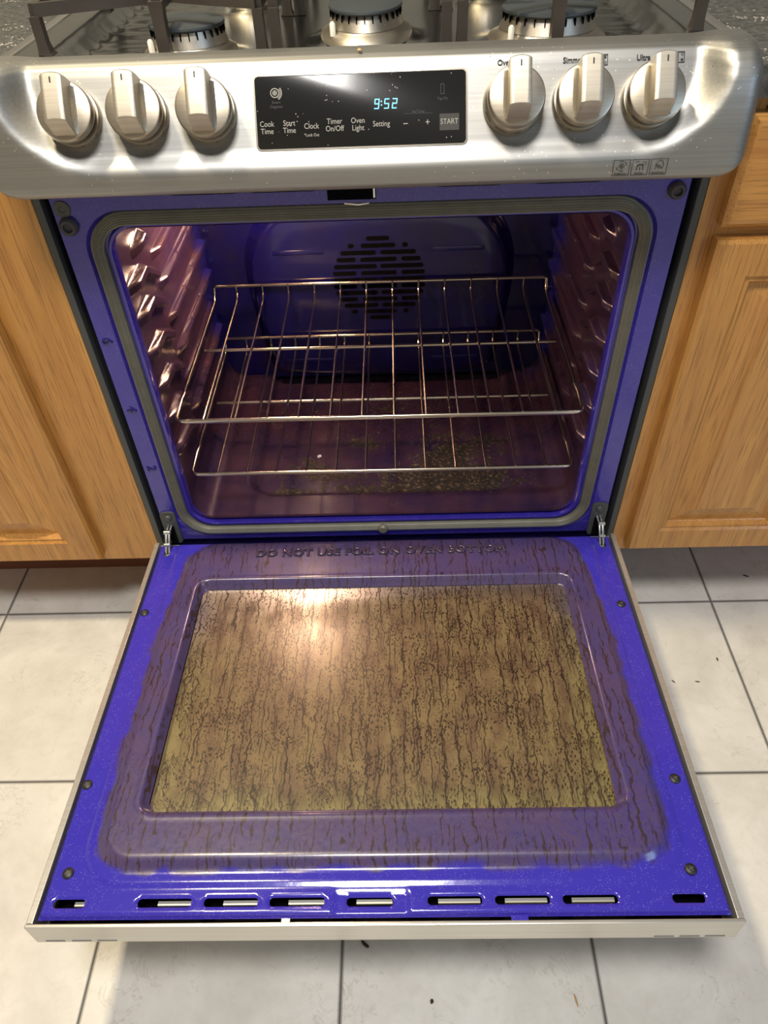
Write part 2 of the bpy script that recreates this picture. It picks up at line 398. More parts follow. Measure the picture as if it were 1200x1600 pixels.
# ------------------------------------------------------------------ cabinets
def slab_door(mb, mbp, x0, x1, z0, z1, yb, t=.019, fw_=.052, raised=True):
    """door frame into mb, raised centre panel into mbp (front faces -y)"""
    def ring(i, y): return [(x, y, z) for x, z in ((x0+i, z0+i), (x1-i, z0+i), (x1-i, z1-i), (x0+i, z1-i))]
    yf = yb-t
    if raised:
        mb.loft([ring(0, yb), ring(0, yf+.004), ring(.004, yf), ring(fw_-.008, yf), ring(fw_-.004, yf+.0035), ring(fw_, yf+.003), ring(fw_+.004, yf+.010), ring(fw_+.006, yf+.012)], cap0=True)
        f = fw_+.002
        mbp.loft([ring(f, yf+.0125), ring(f+.008, yf+.0115), ring(f+.036, yf+.0035), ring(f+.038, yf+.0015), ring(f+.042, yf+.0015)], cap1=True)
    else:
        mb.loft([ring(0, yb), ring(0, yf+.007), ring(.006, yf+.001), ring(.010, yf), ring(.016, yf)], cap0=True, cap1=True)

def cabinet(sgn, label):
    xi, xo = .3825*sgn, 1.02*sgn; x0, x1 = min(xi, xo), max(xi, xo)
    zb = .160
    t = thing('base_cabinet', ((x0+x1)/2, .3, 0), label, 'cabinet')
    carc = MB().box(x0+.001, x1-.001, .019, .655, zb+.001, .856)
    part('carcass', carc, OAKZ, t, smooth=False)
    ff = MB()
    dx_in = .478 if sgn < 0 else .404          # near edge of the door
    st_in = .016+dx_in
    a, b = sorted((xi, st_in*sgn)); part('face_frame_stile', MB().box(a, b, 0, .019, zb, .857, .0008), OAKZ, t, smooth=False)
    a, b = sorted((xo, (.97)*sgn)); part('face_frame_stile', MB().box(a, b, 0, .019, zb, .857, .0008), OAKZ, t, smooth=False)
    fr = MB()
    a, b = sorted((st_in*sgn, .97*sgn))
    for q0, q1 in ((zb, .2), (.70, .745), (.845, .857)): part('face_frame_rail', MB().box(a, b, .0003, .019, q0, q1, .0008), OAKX, t, smooth=False)
    xs = sorted((dx_in*sgn, .955*sgn)); mid = (xs[0]+xs[1])/2
    spans = [(xs[0], mid-.004), (mid+.004, xs[1])]
    for q in (spans if sgn > 0 else spans[::-1]):
        d, pnl = MB(), MB(); slab_door(d, pnl, q[0], q[1], .178, .708, -.001)
        do = part('door', d, OAKZ, t, smooth=False); part('raised_panel', pnl, OAKP, do, smooth=False)
    d = MB(); slab_door(d, None, xs[0], xs[1], .722, .842, -.001, raised=False); part('drawer_front', d, OAKX, t, smooth=False)
    ty = .122 if sgn < 0 else .158
    part('toe_kick', MB().box(x0, x1, ty, ty+.015, 0.0, zb), TOEK, t, smooth=False)
    return t
cabinet(-1, 'oak base cabinet with raised panel doors on the left side of the range')
cabinet(1, 'oak base cabinet with drawer above door on the right side of the range')
def counter(sgn, label):
    a, b = sorted((.3835*sgn, 1.04*sgn))
    mb = MB().box(a, b, -.022, .658, .8575, .8895, .004)
    part('countertop', mb, COUNTER, label=label, cat='countertop')
counter(-1, 'speckled dark grey countertop slab left of the cooktop')
counter(1, 'speckled dark grey countertop slab with crumbs right of the cooktop')

# ------------------------------------------------------------------ the range
RG = thing('gas_range', (0, .3, 0), 'slide in stainless gas range with open blue enamel oven and lowered door', 'oven')
# body shell: side panels, bottom, back, drawer front below the door
b = MB()
for a in (-.3805, .3725): part('side_panel', MB().box(a, a+.008, .002, .60, .02, .883), DGREY, RG, smooth=False)
b.box(-.372, .372, .60, .62, .03, .88); b.box(-.372, .372, .03, .6, .03, .05)
for sx in (-1, 1):
    for y in (.06, .56): part('foot', MB().lathe([(.018, 0.0), (.018, .006), (.008, .008), (.008, .05)], (sx*.33, y, 0), 16), DGREY, RG)
part('rear_shell', b, DGREY, RG, smooth=False)
part('storage_drawer', MB().box(-.370, .370, -.012, .03, .055, .190, .004), STEEL_CLEAN, RG, smooth=False)
tr = MB()
for sx in (-1, 1):
    a, c = sorted((sx*.3722, sx*.3812)); part('side_trim', MB().box(a, c, -.002, .012, .19, .79, .001), DGREY, RG, smooth=False)
    a, c = sorted((sx*.3635, sx*.372)); part('gap_lining', MB().box(a, c, .03, .034, .19, .79), DARKIN, RG, smooth=False)

# front frame: rounded rings lofted from the outer edge to the cavity mouth
def ring(hw, z0, z1, r, y, xc=0.0): return [(x, y, z) for x, z in rrect(xc-hw, xc+hw, z0, z1, r, 10)]
f = MB()
f.loft([ring(.3635, .205, .782, .003, .03), ring(.3635, .205, .782, .003, .002), ring(.3620, .2065, .7805, .003, 0), ring(.338, .216, .758, .052, 0),
        ring(.3345, .2195, .7545, .050, .0035), ring(.314, .238, .744, .040, .0035), ring(.3115, .2405, .742, .038, -.0015), ring(.3085, .2430, .7395, .036, -.0015), ring(.3070, .2445, .738, .035, .002), ring(.307, .2445, .738, .035, .012)])
frame = part('front_frame', f, ENAMF, RG)
# embossed rack numbers (turned sideways)
NUMM = plain('shaded_number_enamel', (.012, .009, .10), .2)  # darker blue holds the shade of the embossing in its colour
FR = Matrix(((1, 0, 0, 0), (0, 0, -1, 0), (0, 1, 0, 0), (0, 0, 0, 1)))   # XY text plane -> XZ, normal -y
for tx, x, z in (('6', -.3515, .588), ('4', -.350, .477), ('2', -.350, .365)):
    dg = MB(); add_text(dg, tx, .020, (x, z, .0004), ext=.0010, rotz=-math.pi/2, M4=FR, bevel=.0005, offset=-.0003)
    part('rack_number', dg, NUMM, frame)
# gasket, ribbed lengthways
def gasket():
    path = rrect(-.3245, .3245, .2285, .749, .044, 14)
    n = len(path); rings = []
    for i in range(n):
        p = Vector((path[i][0], 0, path[i][1])); a = Vector((path[i-1][0], 0, path[i-1][1])); c = Vector((path[(i+1) % n][0], 0, path[(i+1) % n][1]))
        t = (c-a).normalized(); nrm = Vector((t.z, 0, -t.x)); ringp = []
        K = 34
        for k in range(K+1):
            q = -1+2*k/K; w = .0088 if abs(p.x) < .30 and p.z > .7 else .0080
            h = .0085*math.sqrt(max(0, 1-q**4))*1.0 + (.0007*math.cos(q*math.pi*6.5) if abs(q) < .95 else 0)
            ringp.append(p+nrm*q*w+Vector((0, .0036-h, 0)))
        ringp += [p+nrm*.007+Vector((0, .0042, 0)), p-nrm*.007+Vector((0, .0042, 0))]
        rings.append(ringp)
    return MB().loft(rings, closed=True)
gk = part('gasket', gasket(), GASK, RG)
part('gasket_clip', MB().lathe([(.0075, 0), (.0085, .004), (.006, .0075), (.001, .008)], (0, -.004, .2285), 20, rot=Matrix.Rotation(math.pi/2, 3, 'X')), GASK, gk)

# cavity
def cavity():
    X0, Z0, Z1, R = .313, .246, .741, .038
    pts = []
    base = rrect(-X0, X0, Z0, Z1, R, 9)
    for i in range(len(base)):
        a = np.array(base[i]); c = np.array(base[(i+1) % len(base)]); L = np.linalg.norm(c-a); k = max(1, int(round(L/(.0016 if abs(a[0]) > .312 and abs(c[0]) > .312 else .0036))))
        for j in range(k): pts.append(a+(c-a)*j/k)
    P = np.array(pts); n = len(P)
    T = np.roll(P, -1, 0)-np.roll(P, 1, 0); T /= np.linalg.norm(T, axis=1)[:, None]
    N = np.stack([-T[:, 1], T[:, 0]], 1)             # inward for a counter-clockwise ring
    ys = np.concatenate([[.004, .007, .010], np.arange(.0125, .42, .0021), [.42]])
    A = np.repeat(P[None], len(ys), 0); Y = np.repeat(ys[:, None], n, 1); X, Z = A[..., 0], A[..., 1]
    D = np.zeros_like(X)
    def seg(py, pz, a, c):
        ax, az = a; bx, bz = c; dx, dz = bx-ax, bz-az; t = np.clip(((py-ax)*dx+(pz-az)*dz)/(dx*dx+dz*dz), 0, 1)
        return np.hypot(py-ax-t*dx, pz-az-t*dz)
    side = (np.abs(X) > X0-.002)
    def bumpf(d, w, h, flat): return h*(1-sst(flat, w, d))
    for zb in (.645, .601, .547, .492, .436, .379):
        d = np.minimum(seg(Y, Z, (.012, zb-.002), (.083, zb)), seg(Y, Z, (.083, zb), (.136, zb-.032)))
        taper = sst(.012, .046, Y)*(1-.30*sst(.09, .15, Y))
        D = np.maximum(D, bumpf(d, .0078, .0120, .0050)*taper)
    d = seg(Y, Z, (.075, .672), (.115, .676)); D = np.maximum(D, bumpf(d, .012, .011, .004)*sst(.06, .10, Y))
    for zr in (.690, .638, .593, .536, .481, .427, .372, .318):
        d = seg(Y, Z, (.140, zr-.002), (.402, zr))
        notch = 1-.16*np.exp(-((Y-.235)/.003)**2)-.16*np.exp(-((Y-.31)/.003)**2)
        D = np.maximum(D, bumpf(d, .0066, .0105, .0044)*notch*sst(.134, .166, Y))
    D = np.where(side, D, 0)
    floor_ = (Z < Z0+.002) & (N[None, :, 1] > .9)
    sd = sdrr(X, Y, -.235, .245, .058, .60, .05)
    D = np.where(floor_, -.010*(1-sst(-.016, .0, sd)), D)
    # shelf step on the rear of the floor
    lip = np.clip((.012-Y)/.008, 0, 1)
    D = D+lip*.005
    XX = X+N[None, :, 0]*D; ZZ = Z+N[None, :, 1]*D
    mb = MB(); m = len(ys)
    V = np.stack([XX, Y, ZZ], -1).reshape(-1, 3)
    idx = np.arange(m*n).reshape(m, n); nx_ = np.roll(idx, -1, 1)
    F = np.stack([idx[:-1], nx_[:-1], nx_[1:], idx[1:]], -1).reshape(-1, 4)
    mb.v = [tuple(v) for v in V.tolist()]; mb.f = [tuple(q) for q in F.tolist()]
    # film: everywhere on sides and floor, thinner towards the rear and top right
    soil = .95-.75*sst(.30, .42, Y)*(Z > .30)-.35*sst(.05, .3, X)*sst(.25, .42, Y)
    g = lambda x, y, sx, sy_: np.exp(-((X-x)/sx)**2-((Y-y)/sy_)**2)
    ch = .88*(.95*g(.115, .155, .060, .060)+.80*g(.03, .118, .14, .020)+.80*g(-.125, .130, .060, .040)+.85*g(.02, .080, .20, .015)+.75*g(-.035, .205, .035, .022)
          +.55*g(.17, .10, .09, .022)+.5*g(.20, .18, .06, .05)+.4*g(.0, .30, .22, .08)+.6*g(-.17, .075, .03, .014))
    ch = np.where(Z < Z0+.02, ch, -1)
    mb.attr['soil'] = soil.reshape(-1); mb.attr['char'] = ch.reshape(-1)
    return mb
cav = part('oven_cavity', cavity(), CAVM, RG, angle=179)
# rear wall
bw = MB(); bw.loft([[(x, .4202, z) for x, z in rrect(-.313, .313, .24, .744, .03, 6)], [(x, .4302, z) for x, z in rrect(-.313, .313, .24, .744, .03, 6)]], cap=True)
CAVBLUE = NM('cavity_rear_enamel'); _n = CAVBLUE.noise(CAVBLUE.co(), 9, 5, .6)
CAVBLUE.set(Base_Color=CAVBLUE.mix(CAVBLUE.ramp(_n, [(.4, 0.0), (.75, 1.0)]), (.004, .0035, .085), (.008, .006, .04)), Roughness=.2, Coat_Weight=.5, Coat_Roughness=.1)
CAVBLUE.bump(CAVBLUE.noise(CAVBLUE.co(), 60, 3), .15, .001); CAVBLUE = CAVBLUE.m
part('rear_wall', bw, CAVBLUE, cav)
def fan_cover():
    o = [(-.206, .262), (-.214, .30), (-.226, .38), (-.233, .45), (-.230, .50), (-.214, .54), (-.190, .572), (-.155, .596), (-.10, .612), (0, .618)]
    poly = o+[(-x, z) for x, z in o[-2::-1]]
    # smooth resample (chaikin)
    for _ in range(2):
        q = []
        for i in range(len(poly)):
            a, c = poly[i], poly[(i+1) % len(poly)]; q += [(a[0]*.75+c[0]*.25, a[1]*.75+c[1]*.25), (a[0]*.25+c[0]*.75, a[1]*.25+c[1]*.75)]
        poly = q
    cx, cz = 0, .43
    def rg(s_, y): return [(cx+(x-cx)*(1-s_/.22), y, cz+(z-cz)*(1-s_/.17)) for x, z in poly]
    mb = MB().loft([rg(-.012, .4198), rg(-.008, .4170), rg(-.001, .404), rg(.002, .391), rg(.006, .3865), rg(.011, .3850), rg(.05, .3850)], cap1=True)
    for z in (.300, .520):   # shallow stiffening beads left and right of the fan
        for s_ in (-1, 1):
            a, c = sorted((s_*.095, s_*.185)); mb.box(a, c, .3838, .3855, z-.004, z+.004, .0009)
    return mb
fc = part('fan_cover', fan_cover(), CAVBLUE, cav)
sl = MB()
for i in range(13):
    z = .466+(6-i)*.0126; dz = abs(z-.466); hw = math.sqrt(max(0, .083**2-dz**2))
    hw = max(hw, .026)
    if i in (0, 12): segs = [(-.02, .02)]
    elif i in (1, 11): segs = [(-.052, -.042), (-.030, .030), (.042, .052)]
    elif i % 2 == 0: segs = [(-hw, -.004), (.004, hw)] if i not in (4, 6, 8) else [(-hw, -.003), (.003, hw)]
    else: segs = [(-hw, -.040), (-.032, .032), (.040, hw)]
    for a, c in segs:
        sl.loft([[(x, y, zz) for x, zz in rrect(a, c, z-.0038, z+.0038, .0036, 4)] for y in (.3870, .3843)], cap=True)
part('fan_vent_slots', sl, DARKIN, cav)  # black inserts, no real openings; the slots' inner shade is in the colour
# oven lamp in the cavity roof, with its own light
LX, LY, LZ = -.185, .255, .7395
part('oven_lamp', MB().lathe([(.034, 0), (.034, -.006), (.026, -.012), (.012, -.016), (.002, -.017)], (LX, LY, LZ), 32), LAMPM, cav)
pl = bpy.data.lights.new('oven_bulb', 'POINT'); pl.energy = 5.6; pl.color = (1.0, .62, .40); pl.shadow_soft_size = .026
plo = bpy.data.objects.new('oven_bulb', pl); COL.objects.link(plo); plo.location = (LX, LY, LZ-.035)

# bumpers and latch on the front frame
RX = Matrix.Rotation(math.pi/2, 3, 'X')
for x, z, r in ((-.3485, .742, .0105), (.348, .7615, .0095)):
    bo = part('door_bumper', MB().lathe([(r*1.05, 0), (r*1.05, .002), (r, .005), (r*.75, .0075), (r*.55, .0075), (r*.45, .004), (.001, .004)], (x, 0, z), 28, rot=RX), plain('rubber_grey', (.05, .045, .05), .6), RG)
part('frame_screw', MB().lathe([(.010, 0), (.0095, .0015), (.004, .0018), (.003, .0008), (.0005, .0008)], (-.3505, 0, .7615), 24, rot=RX), DGREY, RG)
lt = part('door_latch_slot', MB().box(-.045, .010, -.0006, .002, .762, .776), DARKIN, RG, smooth=False)
part('latch_hook', MB().tube([(-.026, -.006, .7605), (-.01, -.008, .7595), (.002, -.006, .760)], .0011, 8).box(.007, .009, -.002, .001, .764, .776), BRASSY, lt)
for a in (-.22, -.13, .08, .19): part('frame_vent_slot', MB().box(a, a+.07, -.0008, .001, .773, .7765), DARKIN, RG, smooth=False)

# hinge brackets, one per side
for sx in (-1, 1):
    hb = MB(); hb.loft([[(sx*.3495+x, y, z) for x, z in rrect(-.0125, .0125, .200, .272, .007, 5)] for y in (.001, -.0025)], cap=True)
    hbo = part('hinge_bracket', hb, DGREY, RG)
    part('rivet', MB().lathe([(.006, 0), (.006, .001), (.0045, .0028), (.001, .0034)], (sx*.3495, -.0025, .259), 20, rot=RX), DGREY, hbo)
    hs = MB().box(sx*.3505-.006, sx*.3505+.006, -.0030, .004, .200, .240); part('hinge_opening', hs, DARKIN, hbo, smooth=False)

# ------------------------------------------------------------------ control panel
PSL = .6; PH = math.atan2(1, .6)
T_ = Vector((0, .6, 1)).normalized(); N_ = Vector((0, -T_.z, T_.y)); P0 = Vector((0, -.075, .822))
def Fp(x, s, o=0): return P0+Vector((x, 0, 0))+T_*s+N_*o
def control_panel():
    pin = [(.002, .784), (-.060, .7980), (-.069, .8000), (-.0755, .8030), (-.0790, .8075), (-.0795, .813), (-.0785, .8185), (-.0765, .8235), (-.0725, .8275)]
    pin += [(-.075+.6*(z-.822), z) for z in (.834, .845, .860, .875, .890, .900)]
    pin += [(-.0235, .9065), (-.0165, .9098), (-.008, .9112), (.006, .9112), (.012, .910), (.0135, .906), (.0135, .885)]
    pout = [(.002, .784), (-.060, .7980), (-.069, .8000), (-.0755, .8030), (-.0790, .8075), (-.0795, .813), (-.0790, .8185), (-.0785, .8235), (-.0780, .830)]
    pout += [(-.0772, .838), (-.0762, .850), (-.0745, .863), (-.0720, .876), (-.0675, .890), (-.0615, .9)]
    pout += [(-.052, .9085), (-.040, .9135), (-.024, .9155), (.0, .9150), (.010, .9125), (.0135, .907), (.0135, .885)]
    def sub(p):
        o = []
        for i in range(len(p)-1):
            for k in range(4): o.append((p[i][0]+(p[i+1][0]-p[i][0])*k/4, p[i][1]+(p[i+1][1]-p[i][1])*k/4))
        return np.array(o+[p[-1]])
    A, B = sub(pin), sub(pout); m = len(A)
    HW, RR = .3820, .016
    xs = list(np.linspace(-(HW-RR), HW-RR, 210)); cols = [(x, 0.0, x) for x in xs]
    ends = []
    for k in range(1, 9):
        a = math.pi/2*k/8; ends.append((HW-RR+RR*math.sin(a), RR*(1-math.cos(a))))
    cols = [(-x, d, -x) for x, d in ends[::-1]]+cols+[(x, d, x) for x, d in ends]
    rings = []
    for x, d, _ in cols:
        sd = sdrr(np.full(m, x), A[:, 1], -.338, .338, .8285, 1.3, .075)
        w = sst(-.012, .016, sd)
        y = A[:, 0]*(1-w)+B[:, 0]*w; z = A[:, 1]*(1-w)+B[:, 1]*w
        e = max(0, abs(x)-(HW-.030)); zmin = .0+.030-math.sqrt(max(0, .030**2-e*e))
        z = z+np.clip((.840-z)/.042, 0, 1)*zmin*.85
        y = np.minimum(y+d, .0135)
        e2 = max(0, abs(x)-(HW-.014)); zt = .014-math.sqrt(max(0, .014**2-e2*e2)); z = z-np.clip((z-.895)/.02, 0, 1)*zt*.9
        rings.append([(x, yy, zz) for yy, zz in zip(y, z)])
    # ring per column, open profile -> grid faces
    mb = MB(); vs = [v for r in rings for v in r]; fs = []
    for i in range(len(rings)-1):
        for k in range(m-1): fs.append((i*m+k, (i+1)*m+k, (i+1)*m+k+1, i*m+k+1))
    L = len(rings)-1
    # side walls: drop straight back from the end columns
    vs2 = vs[:]; b0 = len(vs2)
    for i in (0, L):
        for k in range(m): v = vs[i*m+k]; vs2.append((v[0], .0135, v[2]))
    for e, i in enumerate((0, L)):
        for k in range(m-1):
            q = (i*m+k, i*m+k+1, b0+e*m+k+1, b0+e*m+k); fs.append(q if e == 0 else q[::-1])
    return mb.add(vs2, fs)
CP = part('control_panel', control_panel(), STEEL, RG, angle=50)
# underside closing plate behind the trim
part('panel_backing', MB().box(-.368, .368, .002, .012, .783, .885), DARKIN, CP, smooth=False)

# display
ROTP = (PH, 0, 0)
dm = MB(); DX0, DX1, DS0, DS1 = -.1040, .1030, .0205, .0860
dm.loft([[(x, y, o) for x, y in rrect(DX0+i, DX1-i, DS0+i, DS1-i, .0040, 5)] for i, o in ((0, -.002), (0, .0007), (.0005, .0011))], cap=True)
DSP = part('display', dm, DISP, RG, loc=Fp(0, 0, 0), rot=ROTP, angle=30)
bz = MB()
ro = rrect(DX0-.0016, DX1+.0016, DS0-.0016, DS1+.0016, .0052, 5); ri = rrect(DX0, DX1, DS0, DS1, .004, 5)
bz.loft([[(x, y, -.0005) for x, y in ro], [(x, y, .0009) for x, y in ro], [(x, y, .0009) for x, y in ri], [(x, y, -.0005) for x, y in ri]], closed=True)
part('display_bezel', bz, plain('polished_bezel', (.75, .68, .55), .2, 1.0), DSP, loc=(0, 0, 0))
kt = MB(); O = .00125
for tx, x, s_, sz in (('Cook', -.0940, .0432, .0072), ('Time', -.0940, .0366, .0072), ('Start', -.0718, .0435, .0072), ('Time', -.0718, .0369, .0072), ('Clock', -.0498, .0402, .0072), ('*Lock Out', -.0498, .0322, .0040),
                      ('Timer', -.0268, .0438, .0072), ('On/Off', -.0268, .0372, .0072), ('Oven', -.0036, .0438, .0072), ('Light', -.0036, .0372, .0072), ('Setting', .0195, .0402, .0072), ('+', .0652, .0400, .0095), ('START', .0866, .0402, .0070)):
    add_text(kt, tx, sz, (x, s_, O), ext=.00008, sx=.86)
kt.box(.0413, .0457, .0393, .0400, O-.0001, O+.0001)
part('key_lettering', kt, PRINT, DSP, loc=(0, 0, 0), smooth=False)
part('temp_line', MB().box(.0420, .0700, .0484, .0487, O-.0001, O+.00005), FAINT, DSP, loc=(0, 0, 0), smooth=False); ft = MB(); add_text(ft, 'Set/Temp', .0036, (.056, .0502, O), ext=.00005, sx=.9); part('temp_lettering', ft, FAINT, DSP, loc=(0, 0, 0), smooth=False); ft = MB()
add_text(ft, 'Smart', .0036, (-.0835, .0625, O), ext=.00005); add_text(ft, 'Diagnosis', .0036, (-.0835, .0587, O), ext=.00005, sx=.9); 
part('faint_lettering', ft, FAINT, DSP, loc=(0, 0, 0), smooth=False); ft = MB()
for a in ((.0782, .0818, .0735, .0740), (.0782, .0818, .0648, .0653), (.0782, .0786, .0648, .0740), (.0814, .0818, .0648, .0740)): ft.box(*a, O-.0001, O+.00005)
add_text(ft, 'Tag On', .0034, (.0800, .0610, O), ext=.00005)
part('phone_icon', ft, FAINT, DSP, loc=(0, 0, 0), smooth=False)
ic = MB()
def arc(mb, cx, cy_, r, a0, a1, w, o, n=14):
    A = [math.radians(a0+(a1-a0)*k/n) for k in range(n+1)]
    vs = [(cx+(r+q)*math.cos(a), cy_+(r+q)*math.sin(a), o) for a in A for q in (-w/2, w/2)]
    mb.add(vs, [(2*k, 2*k+1, 2*k+3, 2*k+2) for k in range(n)])
arc(ic, -.0845, .0710, .0040, 0, 360, .0008, O, 24); arc(ic, -.0845, .0710, .0020, 0, 360, .0006, O, 16)
arc(ic, -.0845, .0710, .0055, -60, 40, .0007, O); arc(ic, -.0845, .0710, .0068, -60, 40, .0007, O)
ic.box(-.0849, -.0841, .0690, .0730, O-.0001, O); ic.box(-.0865, -.0825, .0706, .0714, O-.0001, O)
part('diagnosis_icon', ic, plain('icon_grey', (.25, .24, .22), .5), DSP, loc=(0, 0, 0), smooth=False)
sk = MB().box(.0770, .0962, .0325, .0475, .0009, .00118); part('start_key', sk, STARTM, DSP, loc=(0, 0, 0), smooth=False)
# clock digits (seven segments) 9:52
cd = MB()
SEG = {'9': 'abcdfg', '5': 'acdfg', '2': 'abdeg'}
def digit(ch, x, s0, w=.0050, h=.0092, t=.0010):
    def sg(x0, y0, x1, y1):
        k = .12
        cd.add([(x+a+b_*k, s0+b_, O+.0002) for a, b_ in ((x0, y0), (x1, y0), (x1, y1), (x0, y1))], [(0, 1, 2, 3)])
    g = .0002; m_ = h/2
    D = {'a': (g, h-t, w-g, h), 'd': (g, 0, w-g, t), 'g': (g, m_-t/2, w-g, m_+t/2), 'f': (0, m_+g, t, h-g), 'b': (w-t, m_+g, w, h-g), 'e': (0, g, t, m_-g), 'c': (w-t, g, w, m_-g)}
    for c in SEG[ch]: sg(*D[c])
digit('9', .0125, .0535); digit('5', .0222, .0535); digit('2', .0300, .0535)
for q in (.0035, .0067): cd.box(.0195, .0207, .0535+q-.0006, .0535+q+.0006, O, O+.0002)
part('clock_digits', cd, CLOCKM, DSP, loc=(0, 0, 0), smooth=False)
# printed marks on the steel face
for tx, x in (('Oven', .1445), ('Simmer', .2105), ('Ultra', .2780)):
    pm = MB(); add_text(pm, tx, .0072, (x-.004, .0905, .0006), ext=.0003, sx=.88, offset=.0001); part('knob_caption', pm, INK, RG, loc=Fp(0, 0, 0), rot=ROTP, smooth=False)
def burner_icon(x, s_, dot):
    h = .0048; pm = MB()
    for a in ((x-h, x+h, s_+h-.0006, s_+h), (x-h, x+h, s_-h, s_-h+.0006), (x-h, x-h+.0006, s_-h, s_+h), (x+h-.0006, x+h, s_-h, s_+h)): pm.box(*a, .0004, .0007)
    for i, (dx, ds) in enumerate(((-.0023, .0023), (.0023, .0023), (-.0023, -.0023), (.0023, -.0023))):
        arc(pm, x+dx, s_+ds, .0006 if i == dot else .0010, 0, 360, .0012 if i == dot else .0004, .0007, 10)
    part('burner_symbol', pm, INK, RG, loc=Fp(0, 0, 0), rot=ROTP, smooth=False)
burner_icon(.2350, .0900, 1); burner_icon(.3085, .0900, 3)
# three small framed symbols on the lower band (vertical surface)
sb = MB(); FRM = Matrix(((1, 0, 0, 0), (0, 0, -1, -.0797), (0, 1, 0, 0), (0, 0, 0, 1)))
tmp = MB()
for i, nm in enumerate(('ProBakeConv.', 'EasyClean', 'SmoothTouch')):
    x = .2575+i*.0185; z0, z1 = .8085, .8240; w = .0083
    for a in ((x-w, x+w, z1-.0004, z1), (x-w, x+w, z0, z0+.0004), (x-w, x-w+.0004, z0, z1), (x+w-.0004, x+w, z0, z1)): tmp.box(*a, 0, .0002)
    add_text(tmp, nm, .0026, (x, z0+.0019, .0001), ext=.0001, sx=.82)
    cz_ = (z0+z1)/2+.0016
    if i == 0:
        for q in (60, 240): arc(tmp, x, cz_, .0048, q-50, q-5, .0006, .0002); arc(tmp, x, cz_, .0048, q+10, q+55, .0006, .0002)
        for q in range(4): arc(tmp, x+.0016*math.cos(q*math.pi/2), cz_+.0016*math.sin(q*math.pi/2), .0012, 0, 360, .0004, .0002, 12)
    elif i == 1:
        arc(tmp, x, cz_-.002, .0030, 20, 160, .0010, .0002); arc(tmp, x-.003, cz_+.003, .0014, 0, 200, .0004, .0002); arc(tmp, x+.004, cz_+.002, .0016, 0, 360, .0004, .0002)
        for q in (-.003, 0, .003): tmp.box(x+q-.0003, x+q+.0003, cz_-.0045, cz_-.0015, 0, .0002)
    else:
        for q in (.0012, .0024, .0036): arc(tmp, x-.001, cz_-.0035, q, 10, 120, .0005, .0002)
        tmp.add([(x-.0035, cz_-.004, .0002), (x-.0030, cz_-.004, .0002), (x-.0026, cz_+.0015, .0002), (x-.0031, cz_+.0015, .0002)], [(0, 1, 2, 3)])
        tmp.add([(x-.0031, cz_+.0015, .0002), (x-.0026, cz_+.0015, .0002), (x+.0008, cz_+.0048, .0002), (x+.0003, cz_+.0050, .0002)], [(0, 1, 2, 3)])
        arc(tmp, x-.0005, cz_, .0048, -50, 75, .0005, .0002)
sb.add([FRM @ Vector(v) for v in tmp.v], tmp.f)
part('feature_symbols', sb, INK, RG, smooth=False)

# ------------------------------------------------------------------ knobs
def knob_geo(big=False):
    sk_ = MB(); R = .0300 if big else .0282
    if big: sk_.lathe([(R-.0005, -.001), (R, .004), (R-.001, .010), (R-.0035, .016), (R-.006, .018), (.010, .018)], n=64)
    else: sk_.lathe([(R, -.001), (R, .0080), (R-.0008, .0094), (R-.003, .0098), (.010, .0098)], n=64)
    gp = MB().lathe([(R-.0060, .009), (R-.0060, .0185 if not big else .019), (.005, .0186 if not big else .019)], n=48)
    z0 = .0168 if not big else .0185
    dk = MB().lathe([(.0240, z0), (.0274, z0+.001), (.0278, z0+.003), (.0272, z0+.0065), (.0262, z0+.0085), (.0250, z0+.0090), (.006, z0+.0094)], n=64)
    # grip bar: profile in (t, n) swept across width, top end arched
    zt = z0+.0090
    gb = MB(); W_ = .0100
    cols = []
    for q in np.linspace(-1, 1, 11):
        x = q*W_; arch = .0022*(1-q*q)
        edge = .0012*(abs(q) > .95)
        prof = [(.0245+arch, zt-.004), (.0258+arch, zt+.010), (.0252+arch, zt+.0205-edge), (.0242+arch, zt+.0218-edge), (0, zt+.0228-edge), (-.0135+arch*.5, zt+.0222-edge), (-.0150+arch*.5, zt+.0205-edge), (-.0212, zt+.004), (-.0232, zt-.003)]
        cols.append([(x, t, n) for t, n in prof])
    gb.loft(cols, cap=True)
    # flared shoulders beside the bar
    for sg in (-1, 1):
        c2 = []
        for t in np.linspace(-.021, .021, 9):
            r = math.sqrt(max(1e-6, .0245**2-t*t)); hgt = .0055*(1-(t/.0235)**2)
            c2.append([(sg*.0098, t, zt-.002), (sg*.0098, t, zt+hgt+.001), (sg*.0116, t, zt+hgt*.35), (sg*.0140, t, zt-.0005), (sg*.0140, t, zt-.002)])
        gb.loft(c2, cap=True)
    mk = MB().box(-.0006, .0006, .0180, .0228, zt+.0215, zt+.0226)
    return sk_, gp, dk, gb, mk, R
